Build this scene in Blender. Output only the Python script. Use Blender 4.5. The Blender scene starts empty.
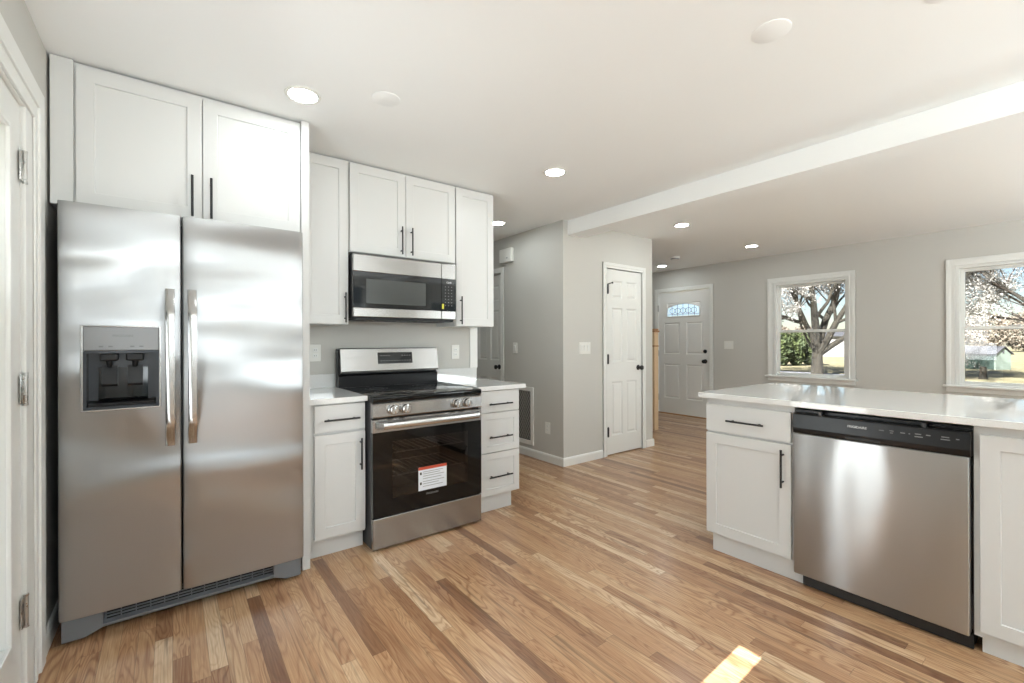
import bpy, bmesh, math, random
from mathutils import Vector, Matrix
random.seed(7)
S = bpy.context.scene
C = S.collection
PI = math.pi

# ------------------------------------------------------------------ camera, world, sun, exposure
FPX = 448.2
cam_d = bpy.data.cameras.new('camera'); cam = bpy.data.objects.new('camera', cam_d); C.objects.link(cam)
cam_d.sensor_fit = 'HORIZONTAL'; cam_d.sensor_width = 36.0; cam_d.lens = FPX/1024*36.0
cam_d.clip_start = 0.02; cam_d.clip_end = 400
Mc = Matrix.Rotation(math.radians(52.795-90), 3, 'Z') @ Matrix.Rotation(math.radians(0.155), 3, 'Y')
right, fwd, up = Mc @ Vector((1,0,0)), Mc @ Vector((0,1,0)), Mc @ Vector((0,0,1))
R3 = Matrix((right, up, -fwd)).transposed()
cam.matrix_world = Matrix.Translation((0,0,1.2375)) @ R3.to_4x4()
S.camera = cam

S.view_settings.view_transform = 'Standard'; S.view_settings.look = 'None'
S.view_settings.gamma = 1.0; S.view_settings.use_curve_mapping = False
S.view_settings.exposure = 0.88

w = bpy.data.worlds.new('sky'); S.world = w; w.use_nodes = True
wn = w.node_tree; wn.nodes.clear()
sky = wn.nodes.new('ShaderNodeTexSky'); sky.sky_type = 'NISHITA'; sky.sun_disc = False
sky.sun_elevation = math.radians(40); sky.sun_rotation = math.radians(-90); sky.air_density = 1.0; sky.dust_density = 0.4; sky.ozone_density = 2.0
wb = wn.nodes.new('ShaderNodeBackground'); wb.inputs['Strength'].default_value = 0.095
wo = wn.nodes.new('ShaderNodeOutputWorld')
wn.links.new(sky.outputs[0], wb.inputs[0]); wn.links.new(wb.outputs[0], wo.inputs[0])

def lamp(name, kind, loc, direction, energy, color=(1,1,1), **kw):
    d = bpy.data.lights.new(name, kind); d.energy = energy; d.color = color
    for k, v in kw.items(): setattr(d, k, v)
    o = bpy.data.objects.new(name, d); C.objects.link(o); o.location = loc
    o.rotation_euler = Vector(direction).to_track_quat('-Z', 'Y').to_euler()
    return o
EL = math.radians(40)
lamp('sun', 'SUN', (-5,0,8), (math.cos(EL), 0.035, -math.sin(EL)), 21.0, (0.97,0.97,0.95), angle=math.radians(0.2))
# area lamps added as daylight stand-ins, at unseen back windows and the patio door
lamp('fill_back_kitchen', 'AREA', (1.25,-2.26,1.70), (0.0,1,3.0), 88, (0.90,0.975,1), shape='RECTANGLE', size=3.2, size_y=1.15)
lamp('fill_back_living', 'AREA', (5.0,-2.28,1.45), (-0.1,1,3.0), 70, (0.90,0.975,1), shape='RECTANGLE', size=1.6, size_y=1.2)
lamp('daylight_patio_door', 'AREA', (-0.34,1.66,1.10), (1,-0.15,0.5), 10, (0.90,0.975,1), shape='RECTANGLE', size=0.6, size_y=1.5)
LENS = 50.0

# ------------------------------------------------------------------ materials
class NT:
    def __init__(s, name):
        s.m = bpy.data.materials.new(name); s.m.use_nodes = True; s.t = s.m.node_tree; s.t.nodes.clear()
        s.out = s.n('ShaderNodeOutputMaterial'); s.b = s.n('ShaderNodeBsdfPrincipled'); s.l(s.b.outputs[0], s.out.inputs[0])
    def n(s, k, **kw):
        x = s.t.nodes.new(k)
        for a, v in kw.items(): setattr(x, a, v)
        return x
    def l(s, a, b): s.t.links.new(a, b)
    def put(s, sock, v):
        if isinstance(v, (int, float)): sock.default_value = v
        elif isinstance(v, (tuple, list)): sock.default_value = tuple(v) if len(v) != 3 or sock.type != 'RGBA' else (*v, 1)
        else: s.l(v, sock)
    def math(s, op, a, b=0.0, c=0.0):
        x = s.n('ShaderNodeMath', operation=op)
        s.put(x.inputs[0], a); s.put(x.inputs[1], b); s.put(x.inputs[2], c); return x.outputs[0]
    def pos(s): return s.n('ShaderNodeTexCoord').outputs['Object']
    def sep(s, v):
        x = s.n('ShaderNodeSeparateXYZ'); s.l(v, x.inputs[0]); return x.outputs
    def comb(s, a, b, c):
        x = s.n('ShaderNodeCombineXYZ'); s.put(x.inputs[0], a); s.put(x.inputs[1], b); s.put(x.inputs[2], c); return x.outputs[0]
    def noise(s, v, scale=5, detail=2, rough=0.5, dist=0.0):
        x = s.n('ShaderNodeTexNoise'); s.l(v, x.inputs['Vector'])
        x.inputs['Scale'].default_value = scale; x.inputs['Detail'].default_value = detail
        x.inputs['Roughness'].default_value = rough; x.inputs['Distortion'].default_value = dist; return x.outputs[0]
    def ramp(s, f, stops, interp='LINEAR'):
        x = s.n('ShaderNodeValToRGB'); s.put(x.inputs[0], f); x.color_ramp.interpolation = interp
        el = x.color_ramp.elements
        while len(el) < len(stops): el.new(0.5)
        for e, (p, c) in zip(el, stops):
            e.position = p; e.color = (*c, 1) if len(c) == 3 else c
        return x.outputs[0]
    def mix(s, f, a, b, mode='MIX'):
        x = s.n('ShaderNodeMix', data_type='RGBA', blend_type=mode)
        s.put(x.inputs[0], f); s.put(x.inputs[6], a); s.put(x.inputs[7], b); return x.outputs[2]
    def bump(s, h, strength=0.1, dist=0.01):
        x = s.n('ShaderNodeBump'); x.inputs['Strength'].default_value = strength; x.inputs['Distance'].default_value = dist
        s.l(h, x.inputs['Height']); s.l(x.outputs[0], s.b.inputs['Normal'])
    def set(s, **kw):
        for k, v in kw.items(): s.put(s.b.inputs[k.replace('_', ' ')], v)
        return s.m
def lin(r, g, b):
    f = lambda c: (c/255/12.92) if c/255 <= 0.04045 else ((c/255+0.055)/1.055)**2.4
    return (f(r), f(g), f(b))

def paint(name, col, rough=0.5, bump=0.03, scale=220):
    t = NT(name); p = t.pos(); n = t.noise(p, scale, 2)
    t.bump(n, bump, 0.002)
    c = t.mix(t.noise(p, 1.3, 2), tuple(x*0.985 for x in col), col)
    return t.set(Base_Color=c, Roughness=rough)
def plain(name, col, rough=0.4, metal=0.0, coat=0.0, **kw):
    t = NT(name); p = t.pos(); n = t.noise(p, 60, 2)
    r = t.math('MULTIPLY_ADD', n, 0.06, rough-0.03)
    return t.set(Base_Color=col, Roughness=r, Metallic=metal, Coat_Weight=coat, **kw)
def steel(name, col=(0.60,0.595,0.585), rough=0.30, grain='H', wave=0.15, aniso=0.75):
    t = NT(name); p = t.pos(); s = t.sep(p)
    a = t.math('ADD', s[0], s[1])
    v = t.comb(t.math('MULTIPLY', a, 4 if grain == 'H' else 700), 0.0, t.math('MULTIPLY', s[2], 700 if grain == 'H' else 4))
    n = t.noise(v, 1.0, 3, 0.6)
    c = t.mix(n, tuple(x*0.985 for x in col), tuple(x*1.015 for x in col)); r = rough
    big = t.noise(t.comb(t.math('MULTIPLY', s[0], 0.5 if grain == 'V' else 1.4), t.math('MULTIPLY', s[1], 1.4), t.math('MULTIPLY', s[2], 1.5 if grain == 'V' else 0.5)), 2.2, 1, 0.4)
    t.bump(big, wave, 0.06)
    tg = t.n('ShaderNodeTangent', direction_type='RADIAL', axis='Z'); t.l(tg.outputs[0], t.b.inputs['Tangent'])
    return t.set(Base_Color=c, Roughness=r, Metallic=1.0, Anisotropic=aniso, Anisotropic_Rotation=0.25 if grain == 'H' else 0.0)
def glass(name, tint=(1,1,1), gloss=0.08, rough=0.01):
    t = NT(name); t.t.nodes.remove(t.b)
    tr = t.n('ShaderNodeBsdfTransparent'); tr.inputs[0].default_value = (*tint, 1)
    gl = t.n('ShaderNodeBsdfGlossy'); gl.inputs['Roughness'].default_value = rough
    fr = t.n('ShaderNodeFresnel'); fr.inputs[0].default_value = 1.5
    mx = t.n('ShaderNodeMixShader'); t.l(t.math('MULTIPLY', fr.outputs[0], gloss/0.04), mx.inputs[0])
    t.l(tr.outputs[0], mx.inputs[1]); t.l(gl.outputs[0], mx.inputs[2]); t.l(mx.outputs[0], t.out.inputs[0])
    return t.m
def emit(name, col, strength):
    t = NT(name); return t.set(Base_Color=col, Emission_Color=col, Emission_Strength=strength)

def oak_floor():
    t = NT('oak_strip_floor'); s = t.sep(t.pos()); W = 0.057
    xi = t.math('DIVIDE', s[0], W); i = t.math('FLOOR', xi); fx = t.math('FRACT', xi)
    wn = t.n('ShaderNodeTexWhiteNoise', noise_dimensions='1D'); t.l(i, wn.inputs['W'])
    L = t.math('MULTIPLY_ADD', wn.outputs[0], 0.55, 0.75)
    yj = t.math('ADD', t.math('DIVIDE', s[1], L), t.math('MULTIPLY', wn.outputs[0], 37.7))
    j = t.math('FLOOR', yj); fy = t.math('FRACT', yj)
    w2 = t.n('ShaderNodeTexWhiteNoise', noise_dimensions='2D'); t.l(t.comb(i, j, 0.0), w2.inputs['Vector'])
    rnd = w2.outputs[0]; sr = t.sep(w2.outputs[1])
    tone = t.ramp(rnd, [(0, lin(142,104,76)), (0.04, lin(170,130,96)), (0.22, lin(194,154,116)), (0.50, lin(202,164,125)), (0.82, lin(211,177,138)), (1, lin(230,206,172))])
    seed = t.math('MULTIPLY', rnd, 51.0)
    # cathedral figure: rings cut through a distorted field
    v1 = t.comb(t.math('MULTIPLY', s[0], 11.0), t.math('MULTIPLY_ADD', s[1], 1.5, seed), seed)
    f1 = t.noise(v1, 1.0, 2, 0.5, 0.6)
    rings = t.math('SINE', t.math('MULTIPLY', f1, 95.0))
    rings = t.math('MULTIPLY_ADD', rings, 0.5, 0.5)
    v2 = t.comb(t.math('MULTIPLY', s[0], 190.0), t.math('MULTIPLY_ADD', s[1], 5.0, seed), 0.0)
    fine = t.noise(v2, 1.0, 3, 0.6)
    col = t.mix(t.math('MULTIPLY', t.math('POWER', rings, 2.5), t.math('MULTIPLY_ADD', sr[1], 0.50, 0.15)), tone, t.mix(1.0, tone, lin(176,134,104), 'MULTIPLY'))
    col = t.mix(t.math('MULTIPLY', t.ramp(fine, [(0.35,(0,0,0)),(0.7,(1,1,1))]), 0.60), col, t.mix(1.0, col, lin(196,158,128), 'MULTIPLY'))
    # dark mineral streaks on a few boards
    v3 = t.comb(t.math('MULTIPLY', s[0], 48.0), t.math('MULTIPLY_ADD', s[1], 1.5, seed), seed)
    st = t.ramp(t.noise(v3, 1.0, 3, 0.55, 0.4), [(0.57, (0,0,0)), (0.70, (1,1,1))])
    col = t.mix(t.math('MULTIPLY', st, t.math('MULTIPLY', t.math('GREATER_THAN', sr[2], 0.35), 0.62)), col, lin(110,82,60))
    # joints
    ex = t.math('MINIMUM', fx, t.math('SUBTRACT', 1.0, fx)); ey = t.math('MULTIPLY', t.math('MINIMUM', fy, t.math('SUBTRACT', 1.0, fy)), 14.0)
    g = t.ramp(t.math('MINIMUM', ex, ey), [(0.0, (0.45,0.45,0.45)), (0.022, (1,1,1))])
    col = t.mix(1.0, col, g, 'MULTIPLY')
    t.bump(t.math('MULTIPLY_ADD', fine, 0.15, g), 0.10, 0.002)
    return t.set(Base_Color=col, Roughness=t.math('MULTIPLY_ADD', fine, 0.10, 0.27), Coat_Weight=0.4, Coat_Roughness=0.2)

def quartz():
    t = NT('white_quartz'); p = t.pos()
    sp = t.ramp(t.noise(p, 240, 2), [(0.35, lin(227,227,225)), (0.6, lin(232,232,230))])
    return t.set(Base_Color=sp, Roughness=0.04, Coat_Weight=0.3, Coat_Roughness=0.03)

M = {}
M['wall'] = paint('wall_paint', lin(205,203,197), 0.55)
M['ceil'] = paint('ceiling_paint', lin(248,249,248), 0.6, 0.02)
M['trim'] = paint('trim_paint', lin(236,236,232), 0.32, 0.015, 80)
M['cab'] = paint('cabinet_lacquer', lin(218,218,216), 0.35, 0.01, 60)
M['doorpaint'] = paint('door_paint', lin(234,234,230), 0.34, 0.02, 90)
M['greydoor'] = paint('grey_door_paint', lin(238,237,233), 0.4, 0.02, 90)
M['floor'] = oak_floor()
M['quartz'] = quartz()
M['steelV'] = steel('fridge_steel', (0.45,0.45,0.452), 0.36, 'V', 1.0, 0.9)
M['steelH'] = steel('range_steel', (0.36,0.35,0.338), 0.27, 'H', 0.10)
M['steelD'] = steel('dishwasher_steel', (0.46,0.46,0.458), 0.34, 'H', 0.6, 0.9)
M['handle'] = steel('handle_steel', (0.55,0.55,0.545), 0.22, 'H', 0.0, 0.3)
M['chrome'] = plain('satin_nickel', (0.55,0.54,0.52), 0.28, 1.0)
M['black'] = plain('matte_black_metal', (0.012,0.012,0.013), 0.38)
M['blackgloss'] = plain('black_ceramic_glass', (0.004,0.004,0.004), 0.06, 0, 0.0, Specular_IOR_Level=0.35)
M['blackpl'] = plain('black_plastic', (0.007,0.007,0.008), 0.3, Specular_IOR_Level=0.35)
M['darkgrey'] = plain('dark_grey_casing', (0.035,0.035,0.038), 0.45)
M['greypl'] = plain('grey_plastic', lin(122,126,131), 0.42)
M['cavity'] = plain('dispenser_grey', lin(62,66,72), 0.25)
M['dispanel'] = plain('dispenser_panel', lin(138,138,139), 0.36, 0.4)
M['whitepl'] = plain('white_plastic', lin(235,234,228), 0.35)
M['slot'] = plain('socket_slot', (0.02,0.02,0.02), 0.5)
M['ovenglass'] = glass('oven_window_glass', (0.40,0.38,0.37), 0.055, 0.03)
M['microglass'] = plain('microwave_window', lin(66,68,66), 0.16, 0.0, 0.0, Specular_IOR_Level=0.4)
M['enamel'] = plain('oven_enamel', (0.03,0.028,0.027), 0.35)
M['pane'] = glass('window_glass', (0.89,0.89,0.90), 0.04, 0.0)
M['lens'] = emit('downlight_lens', (0.89,0.965,0.98), LENS)
M['print'] = plain('white_print', lin(215,215,215), 0.5)
M['greyprint'] = plain('grey_print', lin(110,110,112), 0.5)
M['dimprint'] = plain('dim_print', lin(128,128,128), 0.5)
M['oak'] = plain('oak_stair', lin(218,188,150), 0.4)
M['oakdark'] = plain('oak_stair_edge', lin(170,126,86), 0.4)
M['yellow'] = plain('yellow_sticker', lin(214,206,60), 0.5)
M['red'] = plain('red_print', lin(196,78,52), 0.5)
M['label'] = plain('label_paper', lin(226,230,236), 0.45)
M['mesh'] = plain('grille_mesh', lin(150,147,140), 0.6)
M['filter'] = plain('grille_shadow_filter', lin(104,102,97), 0.7)
M['came'] = plain('lead_came', (0.10,0.11,0.13), 0.4, 0.6)

# ------------------------------------------------------------------ geometry helpers
def B(bm, x0, x1, y0, y1, z0, z1, bev=0.0, seg=2):
    if x1 < x0: x0, x1 = x1, x0
    if y1 < y0: y0, y1 = y1, y0
    if z1 < z0: z0, z1 = z1, z0
    r = bmesh.ops.create_cube(bm, size=1.0, matrix=Matrix.Translation(((x0+x1)/2, (y0+y1)/2, (z0+z1)/2)) @ Matrix.Diagonal((x1-x0, y1-y0, z1-z0, 1)))
    if bev > 0:
        es = list({e for v in r['verts'] for e in v.link_edges})
        bmesh.ops.bevel(bm, geom=es, offset=min(bev, 0.45*min(x1-x0, y1-y0, z1-z0)), segments=seg, profile=0.5, affect='EDGES')
    return bm
class Fr:
    """local frame on a wall-like face: u along it, n outward, z up"""
    def __init__(s, o, u, n): s.o, s.u, s.n = Vector(o), Vector(u), Vector(n)
    def p(s, u, n, z): return s.o + s.u*u + s.n*n + Vector((0,0,z))
    def box(s, bm, u0, u1, n0, n1, z0, z1, bev=0.0, seg=2):
        a, b = s.p(u0, n0, z0), s.p(u1, n1, z1)
        return B(bm, a.x, b.x, a.y, b.y, a.z, b.z, bev, seg)
def FY(y): return Fr((0, y, 0), (1,0,0), (0,-1,0))       # faces -Y, u = X
def FX(x): return Fr((x, 0, 0), (0,1,0), (-1,0,0))       # faces -X, u = Y
def FXp(x): return Fr((x, 0, 0), (0,1,0), (1,0,0))       # faces +X, u = Y
def BM(): return bmesh.new()
def cyl(bm, p0, p1, r, seg=20, r2=None, cap=True):
    p0, p1 = Vector(p0), Vector(p1); d = p1-p0
    mt = Matrix.Translation((p0+p1)/2) @ d.to_track_quat('Z', 'Y').to_matrix().to_4x4()
    bmesh.ops.create_cone(bm, cap_ends=cap, segments=seg, radius1=r, radius2=r if r2 is None else r2, depth=d.length, matrix=mt)
    return bm
def lathe(bm, prof, o, axis, seg=28):
    """prof: (radius, distance along axis)"""
    axis = Vector(axis).normalized(); q = axis.to_track_quat('Z', 'Y').to_matrix(); o = Vector(o); rings = []
    for r, d in prof:
        if r < 1e-6: rings.append([bm.verts.new(o+axis*d)]*seg)
        else: rings.append([bm.verts.new(o + q @ Vector((r*math.cos(2*PI*k/seg), r*math.sin(2*PI*k/seg), d))) for k in range(seg)])
    for a, b in zip(rings, rings[1:]):
        for k in range(seg):
            f = [a[k], a[(k+1) % seg], b[(k+1) % seg], b[k]]
            f = list(dict.fromkeys(f))
            if len(f) >= 3:
                try: bm.faces.new(f)
                except ValueError: pass
    return bm
def tube(bm, pts, rad, seg=8):
    """tube along points; rad number or list; flat section when rad items are (a,b)"""
    pts = [Vector(p) for p in pts]; n = len(pts); rings = []
    ref = Vector((0,0,1))
    for i, p in enumerate(pts):
        t = (pts[min(i+1, n-1)] - pts[max(i-1, 0)]).normalized()
        a = t.cross(ref)
        if a.length < 0.05: a = t.cross(Vector((1,0,0)))
        a.normalize(); b = t.cross(a).normalized()
        r = rad[i] if isinstance(rad, (list, tuple)) else rad
        rings.append([bm.verts.new(p + (a*math.cos(2*PI*k/seg) + b*math.sin(2*PI*k/seg))*r) for k in range(seg)])
    for r0, r1 in zip(rings, rings[1:]):
        for k in range(seg): bm.faces.new((r0[k], r0[(k+1) % seg], r1[(k+1) % seg], r1[k]))
    bm.faces.new(rings[0][::-1]); bm.faces.new(rings[-1])
    return bm
def prism(bm, fr, prof, u0, u1):
    """profile [(n,z)] swept along u"""
    a = [bm.verts.new(fr.p(u0, n, z)) for n, z in prof]; b = [bm.verts.new(fr.p(u1, n, z)) for n, z in prof]
    for k in range(len(prof)): bm.faces.new((a[k], a[(k+1) % len(prof)], b[(k+1) % len(prof)], b[k]))
    bm.faces.new(a[::-1]); bm.faces.new(b); return bm
def slab(bm, fr, u0, u1, z0, z1, th, panels, prof, n0=0.0):
    """door leaf: front at n0, thickness th behind it, with moulded panels; prof = [(inset, depth)]"""
    us = sorted({u0, u1, *[p[0] for p in panels], *[p[1] for p in panels]})
    zs = sorted({z0, z1, *[p[2] for p in panels], *[p[3] for p in panels]})
    V = {}
    def v(u, n, z):
        k = (round(u, 5), round(n, 5), round(z, 5))
        if k not in V: V[k] = bm.verts.new(fr.p(u, n0+n, z))
        return V[k]
    def q(*a):
        try: bm.faces.new(a)
        except ValueError: pass
    for a, b in zip(us, us[1:]):
        for c, d in zip(zs, zs[1:]):
            mu, mz = (a+b)/2, (c+d)/2
            if any(p[0] < mu < p[1] and p[2] < mz < p[3] for p in panels): continue
            q(v(a,0,c), v(b,0,c), v(b,0,d), v(a,0,d))
    for (a, b, c, d) in panels:
        lp = [v(a,0,c), v(b,0,c), v(b,0,d), v(a,0,d)]
        for (i, dp) in prof:
            nx = [v(a+i,dp,c+i), v(b-i,dp,c+i), v(b-i,dp,d-i), v(a+i,dp,d-i)]
            if nx[0] is not lp[0]:
                for k in range(4): q(lp[k], lp[(k+1) % 4], nx[(k+1) % 4], nx[k])
            lp = nx
        q(*lp)
    for a, b in zip(us, us[1:]):
        q(v(a,0,z0), v(b,0,z0), v(b,-th,z0), v(a,-th,z0)); q(v(a,0,z1), v(b,0,z1), v(b,-th,z1), v(a,-th,z1))
        for c, d in zip(zs, zs[1:]): q(v(a,-th,c), v(b,-th,c), v(b,-th,d), v(a,-th,d))
    for c, d in zip(zs, zs[1:]):
        q(v(u0,0,c), v(u0,-th,c), v(u0,-th,d), v(u0,0,d)); q(v(u1,0,c), v(u1,-th,c), v(u1,-th,d), v(u1,0,d))
    bmesh.ops.recalc_face_normals(bm, faces=bm.faces)
    return bm
SHAKER = [(0.0015, -0.007), (0.012, -0.007)]
RAISED = [(0.004, -0.004), (0.014, -0.010), (0.020, -0.010), (0.034, -0.004)]

def wloc(o):
    v = Vector((0,0,0))
    while o is not None: v += o.location; o = o.parent
    return v
def obj(name, bm, mat, parent=None, smooth=False, label=None):
    bmesh.ops.recalc_face_normals(bm, faces=bm.faces)
    off = wloc(parent)
    bmesh.ops.translate(bm, verts=bm.verts, vec=-off)
    me = bpy.data.meshes.new(name); bm.to_mesh(me); bm.free()
    me.materials.append(M[mat] if isinstance(mat, str) else mat)
    if smooth:
        for p in me.polygons: p.use_smooth = True
        me.set_sharp_from_angle(angle=math.radians(35))
    o = bpy.data.objects.new(name, me); C.objects.link(o)
    if parent is not None: o.parent = parent
    if label: o['label'] = label
    return o
def thing(name, label, cat, loc, group=None):
    o = bpy.data.objects.new(name, None); C.objects.link(o); o.location = loc; o.empty_display_size = 0.1
    o['label'] = label; o['category'] = cat
    if group: o['group'] = group
    return o
def tag(o, label, cat, group=None, kind=None):
    o['label'] = label; o['category'] = cat
    if group: o['group'] = group
    if kind: o['kind'] = kind
    return o
def struct(name, bm, mat, parent=None, label=None, cat=None):
    o = obj(name, bm, mat, parent)
    if parent is None: o['kind'] = 'structure'
    if label: o['label'] = label
    if cat: o['category'] = cat
    return o
def sroot(name, loc, label, cat):
    o = thing(name, label, cat, loc); o['kind'] = 'structure'; return o
def text(name, s, size, fr, u, n, z, mat, parent, align='CENTER', squash=1.0, bold=False):
    """lettering lying on a face of frame fr; reads left to right for a viewer in front"""
    cu = bpy.data.curves.new(name, 'FONT'); cu.body = s; cu.size = size; cu.align_x = align; cu.align_y = 'CENTER'; cu.extrude = 0.0003
    if bold: cu.offset = size*0.02
    to = bpy.data.objects.new('tmp', cu); C.objects.link(to)
    me = bpy.data.meshes.new_from_object(to.evaluated_get(bpy.context.evaluated_depsgraph_get()))
    bpy.data.objects.remove(to); bpy.data.curves.remove(cu)
    nrm = fr.n; rt = Vector((0,0,1)).cross(nrm).normalized()
    mt = Matrix((rt*squash, Vector((0,0,1)), nrm)).transposed().to_4x4()
    mt = Matrix.Translation(fr.p(u, n, z) - wloc(parent)) @ mt
    me.transform(mt); me.materials.clear(); me.materials.append(M[mat])
    o = bpy.data.objects.new(name, me); C.objects.link(o); o.parent = parent
    return o
def pull(fr, u, n, z, length, vertical, parent, name='handle'):
    """black bar pull on two posts"""
    bm = BM(); r = 0.0055; h = length/2; off = 0.030
    if vertical:
        cyl(bm, fr.p(u, n+off, z-h), fr.p(u, n+off, z+h), r, 12)
        for s in (-1, 1): cyl(bm, fr.p(u, n, z+s*h*0.72), fr.p(u, n+off, z+s*h*0.72), r*0.9, 12)
    else:
        cyl(bm, fr.p(u-h, n+off, z), fr.p(u+h, n+off, z), r, 12)
        for s in (-1, 1): cyl(bm, fr.p(u+s*h*0.72, n, z), fr.p(u+s*h*0.72, n+off, z), r*0.9, 12)
    return obj(name, bm, 'black', parent, smooth=True)
def shaker_door(fr, u0, u1, z0, z1, n, parent, name='door', stile=0.058):
    bm = slab(BM(), fr, u0, u1, z0, z1, 0.019, [(u0+stile, u1-stile, z0+stile, z1-stile)], SHAKER, n)
    o = obj(name, bm, 'cab', parent)
    bv = o.modifiers.new('b', 'BEVEL'); bv.width = 0.0012; bv.segments = 2; bv.limit_method = 'ANGLE'
    return o

# ================================================================== THE ROOM SHELL
HC = 2.44; XL = -0.41; YK = 3.32; XF = 6.75; YB = -2.4; YE = 6.4; XH = 3.08; YP = 3.22; XPc = 4.53
def wall_box(name, axis, v0, v1, a0, a1, holes=(), z1=HC, mat='wall'):
    """wall slab between v0..v1 on its axis, a0..a1 along it, with rectangular holes (a,b,zlo,zhi)"""
    bm = BM(); cuts = sorted({a0, a1, *[h[0] for h in holes], *[h[1] for h in holes]})
    for a, b in zip(cuts, cuts[1:]):
        hs = [h for h in holes if h[0] < (a+b)/2 < h[1]]
        segs = [(0, z1)] if not hs else [(0, hs[0][2]), (hs[0][3], z1)]
        for c, d in segs:
            if d-c < 1e-4: continue
            if axis == 'X': B(bm, v0, v1, a, b, c, d)
            else: B(bm, a, b, v0, v1, c, d)
    bmesh.ops.remove_doubles(bm, verts=bm.verts, dist=1e-5)
    return struct(name, bm, mat)
struct('floor', B(BM(), XL-0.15, XF+0.15, YB-0.15, YE+0.15, -0.15, 0.0), 'floor', label='oak strip floor in mixed brown tones', cat='floor')
struct('ceiling', B(BM(), XL-0.15, XF+0.15, YB-0.15, YE+0.15, HC, HC+0.15), 'ceil', label='flat white ceiling', cat='ceiling')
DL = (1.36, 2.245)            # patio door leaf
wall_box('wall_left', 'X', XL-0.14, XL, YB, YE, [(DL[0]-0.02, DL[1]+0.02, 0.0, 2.075), (0.698, 0.792, 0.35, 2.0)])
wall_box('wall_kitchen', 'Y', YK, YK+0.12, XL, 2.13)
wall_box('wall_hall_left', 'X', 2.01, 2.13, YK+0.12, YE)
HD = (4.262, 4.877)
wall_box('wall_hall_right', 'X', XH, XH+0.12, YP, YE, [(HD[0]-0.015, HD[1]+0.015, 0, 2.05)])
PD = (3.722, 4.322)
wall_box('wall_closet', 'Y', YP, YP+0.12, XH+0.12, XPc, [(PD[0]-0.015, PD[1]+0.015, 0, 2.035)])
wall_box('wall_closet_return', 'X', XPc-0.12, XPc, YP+0.12, YE)
FD = (3.745, 4.675)
W1 = (1.92, 2.80, 0.755, 2.04); W2 = (0.08, 0.96, 0.755, 2.04)
wall_box('wall_front', 'X', XF, XF+0.15, YB, YE, [(W2[0], W2[1], W2[2], W2[3]), (W1[0], W1[1], W1[2], W1[3]), (FD[0]-0.02, FD[1]+0.02, 0, 2.085)])
wall_box('wall_far_end', 'Y', YE, YE+0.12, XL-0.14, XF+0.15)
KW = (-0.35, 2.9, 1.08, 2.32); LW = (4.15, 5.85, 0.8, 2.1)
wall_box('wall_back', 'Y', YB-0.15, YB, XL-0.14, XF+0.15, [KW, LW])
struct('beam', B(BM(), 3.14, 3.355, YB, YP, 2.294, HC, 0.004), 'ceil', label='white boxed ceiling beam between kitchen and living room', cat='beam')
struct('pale_corner_strip', B(BM(), 2.06, 2.135, YK-0.006, YK+0.12, 1.01, 1.36), 'trim', label='pale strip at the end of the backsplash wall', cat='trim')  # paler box strip along the wall end

# baseboards
def baseboard(name, fr, u0, u1):
    prof = [(0,0), (0.014,0), (0.014,0.066), (0.010,0.078), (0.004,0.084), (0,0.084)]
    return struct(name, prism(BM(), fr, prof, u0, u1), 'trim')
baseboard('baseboard_hall', FX(XH), YP-0.0, 4.20)
baseboard('baseboard_closet_left', FY(YP), XH-0.014, 3.648)
baseboard('baseboard_closet_right', FY(YP), 4.395, XPc+0.014)
baseboard('baseboard_return', FXp(XPc), YP, YE)
baseboard('baseboard_front_right', FX(XF), YB, 3.665)
baseboard('baseboard_front_left', FX(XF), 4.755, YE)
baseboard('baseboard_left', FXp(XL), 2.495, YK)
baseboard('baseboard_left_rear', FXp(XL), YB, 1.26)
baseboard('baseboard_hall_left', FXp(2.13), YK+0.12, YE)

# ------------------------------------------------------------------ casings and doors
def casing(fr, u0, u1, ztop, parent, cw=0.062, z0=0.0, d=0.016):
    """moulded casing round an opening u0..u1, with mitred look built from stepped boards; jamb inside"""
    bm = BM()
    for (a, b, dd) in ((0.0, cw, d*0.65), (cw*0.45, cw, d), (0.0, cw*0.16, d*0.85)):
        fr.box(bm, u0-b, u0-a, 0, dd, z0, ztop+b, 0.002)
        fr.box(bm, u1+a, u1+b, 0, dd, z0, ztop+b, 0.002)
        fr.box(bm, u0-a, u1+a, 0, dd, ztop+a, ztop+b, 0.002)
    return obj('casing', bm, 'trim', parent)
def jamb(fr, u0, u1, ztop, depth, parent, t=0.015, z0=0.0):
    bm = BM()
    fr.box(bm, u0-t, u0-0.003, -depth, 0.0, z0, ztop+t); fr.box(bm, u1+0.003, u1+t, -depth, 0.0, z0, ztop+t)
    fr.box(bm, u0-t, u1+t, -depth, 0.0, ztop+0.004, ztop+t)
    return obj('jamb', bm, 'trim', parent)
def knob(fr, u, z, n, parent, mat='black', r=0.026, name='knob'):
    bm = BM()
    lathe(bm, [(0,0), (r*1.15,0), (r*1.15,0.006), (r*0.45,0.012), (r*0.4,0.030), (r*0.85,0.038), (r*1.05,0.050), (r*0.95,0.062), (r*0.6,0.068), (0,0.069)], fr.p(u, n, z), fr.n)
    return obj(name, bm, mat, parent, smooth=True)
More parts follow.
